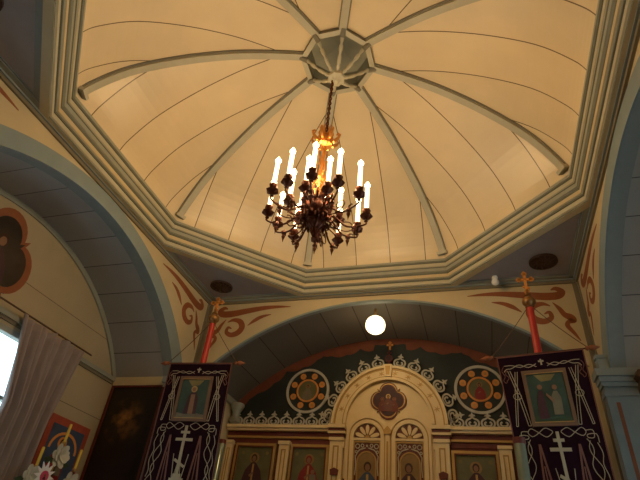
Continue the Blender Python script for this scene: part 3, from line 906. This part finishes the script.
panel_icon(-1.60, -1.03, 1.9, 3.44, 'gold-framed icon of a red-robed mother with child, left of the arch', 'robered', 'icongreen', child=True, hair='robered')
panel_icon(1.03, 1.62, 1.9, 3.40, 'gold-framed icon of a dark-haired man in dark robe, right of the arch', 'robedark', 'icongreen')
for s, lab, rb2 in ((-1, 'small arched icon in the left leaf of the twin doors', 'robeblue'), (1, 'small arched icon in the right leaf of the twin doors', 'robedark')):
    t = thing('icon', lab, 'icon', (s * .345, YI - .06, 0))
    m = MB(); m.prism([(-.142, 2.62)] + [(.142 * math.cos(PI - PI * k / 16), 3.24 + .147 * math.sin(PI - PI * k / 16)) for k in range(17)] + [(.142, 2.62)], fr, -.002, .008, 'icongold'); m.build('panel', t)
    figure(fr, .62, s * -.02, 2.99, rb2, t, d=.008)

def quatrefoil(cx, cy, a, b, k=1.0, n=12):
    """barbed quatrefoil outline, half width a, half height b"""
    out = []
    for q_ in range(4):
        base = PI / 2 * q_
        for j in range(n + 1):
            u = -PI * .50 + PI * 1.0 * j / n
            x, y = .53 + .47 * math.cos(u), .50 * math.sin(u)
            X_, Y_ = x * math.cos(base) - y * math.sin(base), x * math.sin(base) + y * math.cos(base)
            out.append((cx + X_ * a * k, cy + Y_ * b * k))
        for d_, off in ((.77, -.06), (.90, .0), (.77, .06)):
            out.append((cx + d_ * math.cos(base + PI / 4 + off) * a * k, cy + d_ * math.sin(base + PI / 4 + off) * b * k))
    return out
t = thing('quatrefoil_icon', 'maroon quatrefoil icon with gold rim set inside the central arch', 'icon', (0, YI - .04, 0))
m = MB(); m.prism(quatrefoil(0, 4.23, .31, .315), fr, 0, .03, 'maroon'); m.build('rim', t)
m = MB(); m.ring(quatrefoil(0, 4.23, .285, .29), quatrefoil(0, 4.23, .27, .275), fr, .03, .04, 'dullgold'); m.build('gold_beading', t)
m = MB(); m.prism(quatrefoil(0, 4.23, .25, .255), fr, .03, .036, 'robedark'); m.build('panel', t)
for dx in (-.10, .10): figure(fr, .20, dx, 4.19, 'darkred', t, halo='scroll', d=.036)
figure(fr, .24, 0, 4.22, 'maroon', t, halo='dullgold', d=.04)

for s, lab in ((-1, 'round icon with eight orange discs on the mural, left of the arch'), (1, 'round icon with eight orange discs on the mural, right of the arch')):
    t = thing('round_icon', lab, 'icon', (s * 1.50, FEND - .006, 4.45))
    m = MB(); m.prism(circ(0, 0, .405, 48), fr, 0, .012, 'tealdark'); m.build('ground', t)
    m = MB(); m.ring(circ(0, 0, .41, 48), circ(0, 0, .365, 48), fr, 0, .03, 'white'); m.build('rim', t)
    for k in range(8):
        a = 2 * PI * (k + .5) / 8
        m = MB(); m.prism(circ(.285 * math.cos(a), .285 * math.sin(a), .056, 18), fr, .012, .024, 'orange'); m.prism(circ(.285 * math.cos(a), .285 * math.sin(a), .022, 12), fr, .024, .028, 'dullgold'); m.build('orange_disc', t)
    m = MB(); m.ring(circ(0, 0, .21, 36), circ(0, 0, .18, 36), fr, .012, .03, 'orange'); m.build('inner_ring', t)
    m = MB(); m.prism(circ(0, 0, .18, 36), fr, .012, .018, 'icongreen'); m.build('panel', t)
    figure(fr, .26, 0, -.0, 'robered' if s > 0 else 'robepale', t, d=.018)

# capitals at the ends of the screen
for s in (-1, 1):
    t = struct((lambda m: (m.lathe([(.05, 0), (.10, .03), (.11, .08), (.07, .12), (.065, .2), (.10, .25), (.13, .32), (.12, .36)], 'greygreen', 16, (s * (FW - .13), YI - .1, 3.80)), m)[1])(MB()).build('trim_%d' % (1 if s < 0 else 2), smooth=True))

# ================================================================ TRANSEPT END WALL (left)
fl = frame((-SEND, 0, 0), (0, 1, 0), (0, 0, 1), (1, 0, 0))
t = thing('quatrefoil_painting', 'large dark brown quatrefoil painting high on the cream left end wall', 'painting', (-SEND, -.29, 4.44))
f0 = frame((0, 0, 0), (0, 1, 0), (0, 0, 1), (1, 0, 0))
m = MB(); m.prism(quatrefoil(0, 0, .56, .68), f0, 0, .02, 'scroll'); m.build('rim', t)
m = MB(); m.prism(quatrefoil(0, 0, .46, .56), f0, .02, .026, 'oildark'); m.build('panel', t)
figure(f0, .75, .0, .0, 'robedark', t, halo='oildark', d=.026)

# curtain
t = thing('curtain', 'mauve grey gathered curtain hanging beside the bright window on the left', 'curtain', (-SEND + .08, 0, 0))
m = MB(); ny, nz = 90, 26; vs = []
for iz in range(nz + 1):
    z = 4.0 - 2.9 * iz / nz; tt = iz / nz
    g_ = min(1, tt / .35)
    ya = .38 + .27 * g_; yb_ = 1.57 - .15 * g_ 
    for iy in range(ny + 1):
        u = iy / ny
        y = ya + (yb_ - ya) * u
        amp = .034 + .014 * g_
        x = amp * (math.sin(u * 2 * PI * 9 + .6 * math.sin(tt * 5)) + .5 * math.sin(u * 2 * PI * 4.3 + 1 + tt * 2)) + .02
        zz_ = z - .03 * abs(math.sin(u * PI * 6)) * (1 - g_)
        vs.append((x, y, zz_))
fs = [(i * (ny + 1) + j, i * (ny + 1) + j + 1, (i + 1) * (ny + 1) + j + 1, (i + 1) * (ny + 1) + j) for i in range(nz) for j in range(ny)]
m.faces(vs, fs, 'curtain')
cl = m.build('cloth', t, smooth=True)
sd = cl.modifiers.new('thickness', 'SOLIDIFY'); sd.thickness = .006
m = MB(); m.tube([(.02, -1.2, 4.01), (.02, 1.72, 4.01)], .012, 'wood', 8); m.build('rod', t, smooth=True)

# icon on end wall
t = thing('wall_icon', 'red-bordered icon on the left end wall behind three yellow candles', 'icon', (-SEND, 1.92, 2.62))
m = MB(); m.prism(rect(-.40, .40, -.50, .50), f0, 0, .025, 'redborder'); m.build('border', t)
m = MB(); m.prism(rect(-.31, .31, -.42, .40), f0, .025, .03, 'robeblue'); m.build('panel', t)
m = MB(); m.ring([(.27 * math.cos(PI - PI * k / 14), .10 + .24 * math.sin(PI - PI * k / 14)) for k in range(15)], [(.235 * math.cos(PI - PI * k / 14), .10 + .205 * math.sin(PI - PI * k / 14)) for k in range(15)], f0, .03, .035, 'orange', closed=False)
m.build('painted_arch', t)
figure(f0, .48, -.04, .05, 'robered', t, halo='orange', child=True, d=.03)

# candle stand with flowers
SX = -3.62
stand = thing('candle_stand', 'dark candle stand in front of the red icon carrying candles and flowers', 'candle stand', (SX, 1.56, 0))
m = MB(); m.lathe([(.22, 0), (.22, .04), (.08, .09), (.03, .16), (.025, 1.9), (.05, 1.95), (.20, 1.98), (.20, 2.02), (.02, 2.03)], 'wood', 20); m.build('pedestal', stand, smooth=True)
CND = [(1.20, 2.40, 2.61), (1.49, 2.74, 2.96), (1.83, 2.50, 2.73)]
m = MB()
for y, z0, z1 in CND:
    m.tube(spline([(0, 0, 2.02), (0, (y - 1.56) * .8, 2.1), (0, y - 1.56, 2.2), (0, y - 1.56, z0 - .03)], 5), .010, 'wood', 7)
    m.lathe([(.012, -.04), (.03, -.02), (.028, 0)], 'dullgold', 12, (0, y - 1.56, z0))
m.build('candle_holder', stand, smooth=True)
for (y, z0, z1), lab in zip(CND, ('unlit yellow candle on the stand, leftmost of three', 'unlit yellow candle on the stand, tallest and in the middle', 'unlit yellow candle on the stand, nearest the dark painting')):
    t = thing('candle', lab, 'candle', (SX, y, z0), group='yellow candles on the stand')
    m = MB(); m.lathe([(.018, 0), (.018, z1 - z0 - .01), (.012, z1 - z0), (.003, z1 - z0 + .002)], 'yellow', 12); m.build('wax', t, smooth=True)
    m = MB(); m.tube([(0, 0, z1 - z0), (.002, 0, z1 - z0 + .015)], .002, 'hair', 5); m.build('wick', t)
def flower(y, z, r, lab):
    t = thing('flower', lab, 'flower', (SX + .04, y, z), group='white flowers on the candle stand')
    m = MB()
    for ring_, (n_, rr_, zt) in enumerate(((6, 1.0, .0), (6, .75, .25), (5, .45, .45))):
        for k in range(n_):
            a = 2 * PI * (k + ring_ * .5) / n_
            c = Vector((zt * r * .5, math.cos(a) * r * .55 * rr_, math.sin(a) * r * .55 * rr_))
            pts_ = []
            ca, sa = math.cos(a), math.sin(a)
            for q_ in range(10):
                u = 2 * PI * q_ / 10
                lx, ly = math.cos(u) * r * .45 * rr_, math.sin(u) * r * .33 * rr_
                pts_.append(c + Vector((.03 * math.cos(u) * r / .06 * .3, lx * ca - ly * sa, lx * sa + ly * ca)))
            b0 = [p_ - Vector((.006, 0, 0)) for p_ in pts_]
            m.faces(pts_ + b0, [tuple(range(10)), tuple(reversed(range(10, 20)))] + [(i_, (i_ + 1) % 10, 10 + (i_ + 1) % 10, 10 + i_) for i_ in range(10)], 'petal')
    m.build('petals', t)
    m = MB(); m.tube([(-.01, 0, 0), (-.02, .0, -.06), (-.03, (1.56 - y) * .6, 2.03 - z)], .005, 'leaf', 5)
    for q_ in (-1, 1): m.prism([(0, -.02), (q_ * r * 1.0, -.05), (q_ * r * 1.5, -.01), (q_ * r * .9, .03)], frame((-.02, 0, -r * .4), (0, 1, 0), (0, 0, 1), (1, 0, 0)), 0, .004, 'leaf')
    m.build('stem', t)
flower(1.46, 2.57, .15, 'white flower below the middle yellow candle')
flower(1.13, 2.28, .13, 'white flower at the bottom left of the candle stand')
flower(1.78, 2.31, .15, 'white flower below the right yellow candle')
t = thing('star_ornament', 'white many-pointed star ornament with a pink centre below the candles', 'ornament', (SX + .10, 1.26, 2.30))
st = [((.165 if j % 2 == 0 else .09) * math.cos(PI * j / 12), (.165 if j % 2 == 0 else .09) * math.sin(PI * j / 12)) for j in range(24)]
m = MB(); m.prism(st, f0, 0, .012, 'whitebright'); m.build('star', t)
m = MB(); m.prism(circ(0, 0, .062, 20), f0, .012, .018, 'pink'); m.build('centre_disc', t)
m = MB(); m.prism(circ(0, .01, .016, 12), f0, .018, .021, 'skin'); m.prism([(-.022, -.035), (.022, -.035), (.012, -.005), (-.012, -.005)], f0, .018, .021, 'robedark'); m.build('painted_figure', t)
m = MB(); m.tube([(-.005, 0, -.06), (-.06, .1, -.18), (-.10, .2, -.31)], .006, 'wood', 6); m.build('stem', t)

# dark oil paintings on the transept front walls
OILM = mat('dark_oil_painting_with_glow', (0.02, 0.013, 0.008), 0.35, noise=0.5, nscale=3)
nt = OILM.node_tree; pb = nt.nodes['Principled BSDF']; src = pb.inputs['Base Color'].links[0].from_socket
tc = nt.nodes.new('ShaderNodeTexCoord'); vd = nt.nodes.new('ShaderNodeVectorMath'); vd.operation = 'DISTANCE'
nt.links.new(tc.outputs['Object'], vd.inputs[0]); vd.inputs[1].default_value = (-3.62, 0, 3.30)
mr = nt.nodes.new('ShaderNodeMapRange'); nt.links.new(vd.outputs['Value'], mr.inputs[0])
mr.inputs[1].default_value = .36; mr.inputs[2].default_value = .05
nz_ = nt.nodes.new('ShaderNodeTexNoise'); nz_.inputs['Scale'].default_value = 7; nz_.inputs['Detail'].default_value = 6; nt.links.new(tc.outputs['Object'], nz_.inputs['Vector'])
m2_ = nt.nodes.new('ShaderNodeMapRange'); nt.links.new(nz_.outputs['Fac'], m2_.inputs[0]); m2_.inputs[1].default_value = .42; m2_.inputs[2].default_value = .66
mu = nt.nodes.new('ShaderNodeMath'); mu.operation = 'MULTIPLY'; nt.links.new(mr.outputs[0], mu.inputs[0]); nt.links.new(m2_.outputs[0], mu.inputs[1])
mxx = nt.nodes.new('ShaderNodeMix'); mxx.data_type = 'RGBA'; nt.links.new(mu.outputs[0], mxx.inputs[0]); nt.links.new(src, mxx.inputs[6]); mxx.inputs[7].default_value = (.34, .15, .045, 1)
nt.links.new(mxx.outputs[2], pb.inputs['Base Color'])
def oil(sx, x0, x1, z1, label):
    t = thing('oil_painting', label, 'painting', (0, SW, 0))
    a, b = sorted((sx * x0, sx * x1))
    m = MB(); m.prism(rect(a, b, 1.6, z1), fr, 0.001, .03, OILM); m.build('canvas', t)
    m = MB(); box_frame(m, a - .02, b + .02, 1.56, z1 + .03, .035, fr, .0, .05, 'maroon'); m.build('frame', t)
    return t, (a + b) / 2
t, c = oil(-1, 3.10, 4.01, 3.80, 'large dark oil painting with an orange glow beside the left banner')
t = thing('wall_bracket', 'dark carved wooden bracket at the right edge beside the pilaster capital', 'bracket', (3.30, SW - .0, 3.64))
m = MB()
m.prism([(-.10, 0), (.25, 0), (.25, .22), (-.10, .22), (-.13, .16), (-.09, .12)], fr, 0.001, .26, 'wood'); m.prism([(-.06, -.02), (.2, -.02), (.12, -.12), (.0, -.12)], fr, .001, .10, 'wood')
m.build('carved_block', t)

# ================================================================ PROCESSIONAL BANNERS
def banner(cx, zt, tilt, label, quad, pic, two):
    """quad: TL, TR, BR, BL of the cloth as (x, z); hung in the plane y=2"""
    YB = 2.0
    t = thing('processional_banner', label, 'banner', (cx, YB, 0))
    TL, TR, BR, BL = [Vector((p[0] - cx, 0, p[1])) for p in quad]
    def F(s, q, d=0):        # s 0..1 across, q 0..1 down
        p = (TL * (1 - s) + TR * s) * (1 - q) + (BL * (1 - s) + BR * s) * q
        p.y = .016 * math.sin(s * PI * 3 + .5) * q - d - .012
        return p
    m = MB(); nx, nq = 24, 30
    vs = [F(i / nx, j / nq, 0) for j in range(nq + 1) for i in range(nx + 1)] + [F(i / nx, j / nq, -.008) for j in range(nq + 1) for i in range(nx + 1)]
    N = (nx + 1) * (nq + 1); fs = []
    for j in range(nq):
        for i in range(nx):
            q_ = (j * (nx + 1) + i, j * (nx + 1) + i + 1, (j + 1) * (nx + 1) + i + 1, (j + 1) * (nx + 1) + i)
            fs += [q_, tuple(N + k for k in reversed(q_))]
    for i in range(nx): fs += [(i, i + 1, N + i + 1, N + i), (nq * (nx + 1) + i, nq * (nx + 1) + i + 1, N + nq * (nx + 1) + i + 1, N + nq * (nx + 1) + i)]
    for j in range(nq): fs += [(j * (nx + 1), (j + 1) * (nx + 1), N + (j + 1) * (nx + 1), N + j * (nx + 1)), (j * (nx + 1) + nx, (j + 1) * (nx + 1) + nx, N + (j + 1) * (nx + 1) + nx, N + j * (nx + 1) + nx)]
    m.faces(vs, fs, 'purple')
    cloth = m.build('cloth', t, smooth=True)
    # local frame for flat work: metres across (-.5..), metres down
    Wd = .97; Hd = (TL - BL).length
    G = lambda x, y, d=0: F(.5 + x / Wd, y / Hd, d)
    def sub(name, fn, par=cloth):
        m = MB(); fn(m); return m.build(name, par)
    for a, b, c_, d_ in ((-.485, -.473, 0, Hd), (.473, .485, 0, Hd)):
        sub('edge_braid', lambda m: m.ribbon([(a + .006, y_ * Hd / 12, .006) for y_ in range(13)], G, .001, .006, 'threaddim', 2))
    sub('edge_braid', lambda m: m.ribbon([(-.48 + .96 * k / 12, .012, .006) for k in range(13)], G, .001, .006, 'threaddim', 2))
    wl = .0036
    def stroke(m, pts, wd=wl, mt='thread'): m.ribbon([(x, y, wd) for x, y in pts], G, .001, .005, mt, 4)
    # little cross at top
    sub('embroidered_cross', lambda m: (stroke(m, [(0, .075), (0, .145)], .009), stroke(m, [(-.03, .10), (.03, .10)], .009)))
    for s in (-1, 1):
        def top(m):
            stroke(m, [(s * .06, .16), (s * .14, .125), (s * .24, .15), (s * .33, .12), (s * .42, .12)], wl)
            stroke(m, [(s * .06, .125), (s * .15, .16), (s * .25, .12), (s * .34, .155), (s * .40, .16), (s * .43, .19)], wl)
            stroke(m, [(s * .43, .13), (s * .455, .18), (s * .43, .24), (s * .455, .29), (s * .43, .32), (s * .415, .29)], wl, 'threaddim')
            stroke(m, [(s * .40, .17), (s * .42, .22), (s * .39, .26), (s * .42, .30)], wl, 'threaddim')
        sub('embroidered_vine', top)
        def lat(m):     # crossed rods beside the icon
            stroke(m, [(s * .39, .18), (s * .33, .48), (s * .285, .80)], wl); stroke(m, [(s * .365, .18), (s * .30, .48), (s * .255, .80)], wl)
            stroke(m, [(s * .285, .20), (s * .34, .48), (s * .40, .80)], wl); stroke(m, [(s * .31, .20), (s * .365, .48), (s * .42, .80)], wl)
            for k in (0, 1): stroke(m, [(s * .34 + .045 * math.cos(a), .48 + .035 * math.sin(a)) for a in [2 * PI * j / 8 for j in range(9)]], wl)
            stroke(m, [(s * .255, .80), (s * .285, .80)], wl); stroke(m, [(s * .40, .80), (s * .42, .80)], wl)
        sub('embroidered_rods', lat)
        def low(m):
            stroke(m, [(s * .05, .86), (s * .12, .83), (s * .20, .88), (s * .27, .91), (s * .31, .87), (s * .27, .83), (s * .20, .87), (s * .12, .92), (s * .05, .88), (s * .05, .86)], wl)
            stroke(m, [(s * .30, .86), (s * .38, .86), (s * .38, .93), (s * .32, .93), (s * .32, .90), (s * .41, .90), (s * .42, .98)], wl)
            pts = [(s * (.30 + .035 * math.sin(k * 1.1) + .012 * k * .7), .94 + k * .062) for k in range(12)]
            stroke(m, pts, wl)
            pts = [(s * (.33 - .035 * math.sin(k * 1.1) + .012 * k * .7), .96 + k * .062) for k in range(11)]
            stroke(m, pts, wl)
            stroke(m, [(s * .40, .98), (s * .43, 1.08), (s * .41, 1.18), (s * .44, 1.3), (s * .42, 1.42), (s * .44, 1.5)], wl)
        sub('embroidered_vine', low)
        def spear(m):
            stroke(m, [(s * .14, 1.60), (s * .18, 1.25), (s * .21, .99)], .010, 'threaddim'); stroke(m, [(s * .27, 1.60), (s * .24, 1.25), (s * .215, .99)], .010, 'threaddim')
            stroke(m, [(s * .205, 1.60), (s * .21, 1.2)], .006, 'threaddim')
            stroke(m, [(s * .05, 1.58), (s * .10, 1.22)], .004); stroke(m, [(s * .04, 1.50), (s * .015, 1.30)], .003)
        sub('embroidered_spear', spear)
    def cr(m):
        m.ribbon([(0, .87, .017), (0, 1.2, .017), (0, 1.50, .017)], G, .001, .012, 'thread', 2)
        m.ribbon([(-.06, .955, .015), (.06, .955, .015)], G, .001, .012, 'thread', 2)
        m.ribbon([(-.115, 1.045, .017), (.115, 1.045, .017)], G, .001, .0125, 'thread', 2)
        m.ribbon([(-.07, 1.33 - .04, .015), (.07, 1.33 + .04, .015)], G, .001, .0125, 'thread', 2)
        for k in range(3): m.ribbon([(-.05 - .04 * k, 1.48 + .05 * k, .026), (.05 + .04 * k, 1.48 + .05 * k, .026)], G, .001, .010 + .001 * k, 'thread', 2)
    sub('embroidered_cross', cr)
    # icon
    ic = sub('icon_panel', lambda m: m.prism(rect(-.205, .205, .25, .77), G, .004, .014, 'tealpic'), t)
    def frm(m):
        for a in ((-.245, .245, .205, .25), (-.245, .245, .77, .815), (-.245, -.205, .25, .77), (.205, .245, .25, .77)): m.prism(rect(*a), G, .004, .026, 'framebrown')
        for a in ((-.213, .213, .242, .25), (-.213, .213, .77, .778)): m.prism(rect(*a), G, .026, .029, 'dullgold')
    sub('icon_frame', frm, ic)
    def scene(m):
        m.prism([(-.12, .26), (.12, .26), (.06, .33), (-.05, .34)], G, .014, .015, 'picgold')
        if two:
            m.prism([(-.15, .74), (-.13, .52), (-.10, .44), (-.06, .44), (-.05, .55), (-.04, .74)], G, .015, .018, 'robedark')
            m.prism(circ(-.08, .40, .028, 12), G, .018, .020, 'skin')
            m.prism([(.02, .70), (.03, .50), (.06, .45), (.10, .45), (.13, .52), (.12, .70)], G, .015, .018, 'robepale')
            m.prism(circ(.08, .41, .028, 12), G, .018, .020, 'skin'); m.prism([(.05, .54), (-.02, .47), (-.03, .49), (.04, .58)], G, .018, .02, 'skin')
        else:
            m.prism([(-.10, .72), (-.07, .50), (-.03, .43), (.04, .43), (.08, .52), (.09, .72)], G, .015, .018, 'robedark')
            m.prism([(-.03, .72), (-.03, .46), (.03, .46), (.04, .72)], G, .018, .019, 'skin')
            m.prism(circ(.0, .385, .045, 14), G, .015, .017, 'dullgold'); m.prism(circ(.0, .39, .028, 12), G, .018, .020, 'skin')
        m.prism([(-.20, .77), (-.20, .70), (-.05, .73), (.1, .71), (.20, .73), (.20, .77)], G, .0145, .016, 'robepale' if not two else 'leaf')
    sub('painted_scene', scene, ic)
    # pole, knob, cross
    m = MB(); m.tube([(0, .055, 0.0), (0, .055, 2.0), (0, .055, 4.62)], [.055, .052, .042], 'red', 14); m.build('pole', t, smooth=True)
    m = MB(); m.lathe([(.17, 0), (.17, .06), (.12, .10), (.07, .14), (.06, .25)], 'wood', 20, (0, .055, 0)); m.build('pole_base', t, smooth=True)
    kz = 4.69
    m = MB(); m.lathe([(.035, -.09), (.055, -.075), (.04, -.06), (.075, -.03), (.085, .0), (.075, .035), (.05, .06), (.03, .075), (.045, .09), (.025, .11), (.018, .15)], 'agedgold', 18, (0, .055, kz)); m.build('knob', t, smooth=True)
    m = MB(); c0 = kz + .14
    fc = frame((0, .055, 0), (1, 0, 0), (0, 0, 1), (0, -1, 0))
    top_ = zt
    m.prism(rect(-.016, .016, c0, top_ - .02), fc, -.012, .012, 'orange')
    cz_ = c0 + (top_ - c0) * .66
    m.prism(rect(-.075, .075, cz_ - .016, cz_ + .016), fc, -.012, .012, 'orange')
    m.prism([(-.04, c0 + .075), (.04, c0 + .045), (.04, c0 + .068), (-.04, c0 + .098)], fc, -.01, .01, 'orange')
    for (x_, z_) in ((0, top_ - .012), (-.078, cz_), (.078, cz_), (0, c0 + .01)):
        for dx, dz in ((0, 0), (.018, .0), (-.018, 0), (0, .018), (0, -.018)): m.prism(circ(x_ + dx, z_ + dz, .016, 10), fc, -.012, .012, 'orange')
    m.build('cross', t)
    # crossbar and cords
    d = (TR - TL).normalized()
    m = MB(); m.tube([TL - d * .05 + Vector((0, .012, .005)), TR + d * .05 + Vector((0, .012, .005))], .010, 'wood', 10); cb = m.build('crossbar', t, smooth=True)
    for P_, s in ((TL, -1), (TR, 1)):
        m = MB()
        pts_ = [P_ + d * s * x_ + Vector((0, .012, .005)) for x_ in (.03, .05, .065, .085, .11, .14, .17, .185)]
        m.tube(pts_, [.018, .03, .018, .03, .034, .022, .010, .003], 'scroll', 10)
        m.build('finial', cb, smooth=True)
        m = MB(); e = P_ + d * s * .06 + Vector((0, .012, .01)); top0 = Vector((s * .03, .05, kz - .08))
        m.tube([top0.lerp(e, k / 8) - Vector((0, 0, .02 * math.sin(PI * k / 8))) for k in range(9)], .005, 'wood', 5); m.build('cord', t, smooth=True)
    return t
banner(-2.27, 5.04, 0, 'dark purple banner with one painted figure, on a red pole left of the icon screen',
       ((-2.755, 3.975), (-1.77, 3.95), (-1.70, 2.28), (-2.71, 2.28)), 0, False)
banner(2.17, 5.12, 0, 'dark purple banner with two painted figures, on a red pole right of the icon screen',
       ((1.69, 3.935), (2.64, 4.02), (2.64, 2.28), (1.81, 2.28)), 0, True)

# tall processional candles by the screen
for x, y, zt, lab in ((-2.33, 3.2, 3.24, 'tall grey green glazed candle pillar standing behind the left banner edge'), (1.775, 1.5, 2.89, 'tall grey green glazed candle pillar with red rim in front of the right banner')):
    t = thing('candle_pillar', lab, 'candle', (x, y, 0), group='tall candle pillars')
    m = MB(); m.lathe([(.16, 0), (.16, .05), (.06, .1), (.055, .14)], 'wood', 20); m.build('foot', t, smooth=True)
    m = MB(); m.lathe([(.055, .1), (.055, zt - .06), (.05, zt - .05)], 'pewter', 22); m.build('shaft', t, smooth=True)
    m = MB(); m.lathe([(.056, zt - .06), (.060, zt - .045), (.058, zt), (.02, zt + .004)], 'maroon', 22); m.build('rim', t, smooth=True)
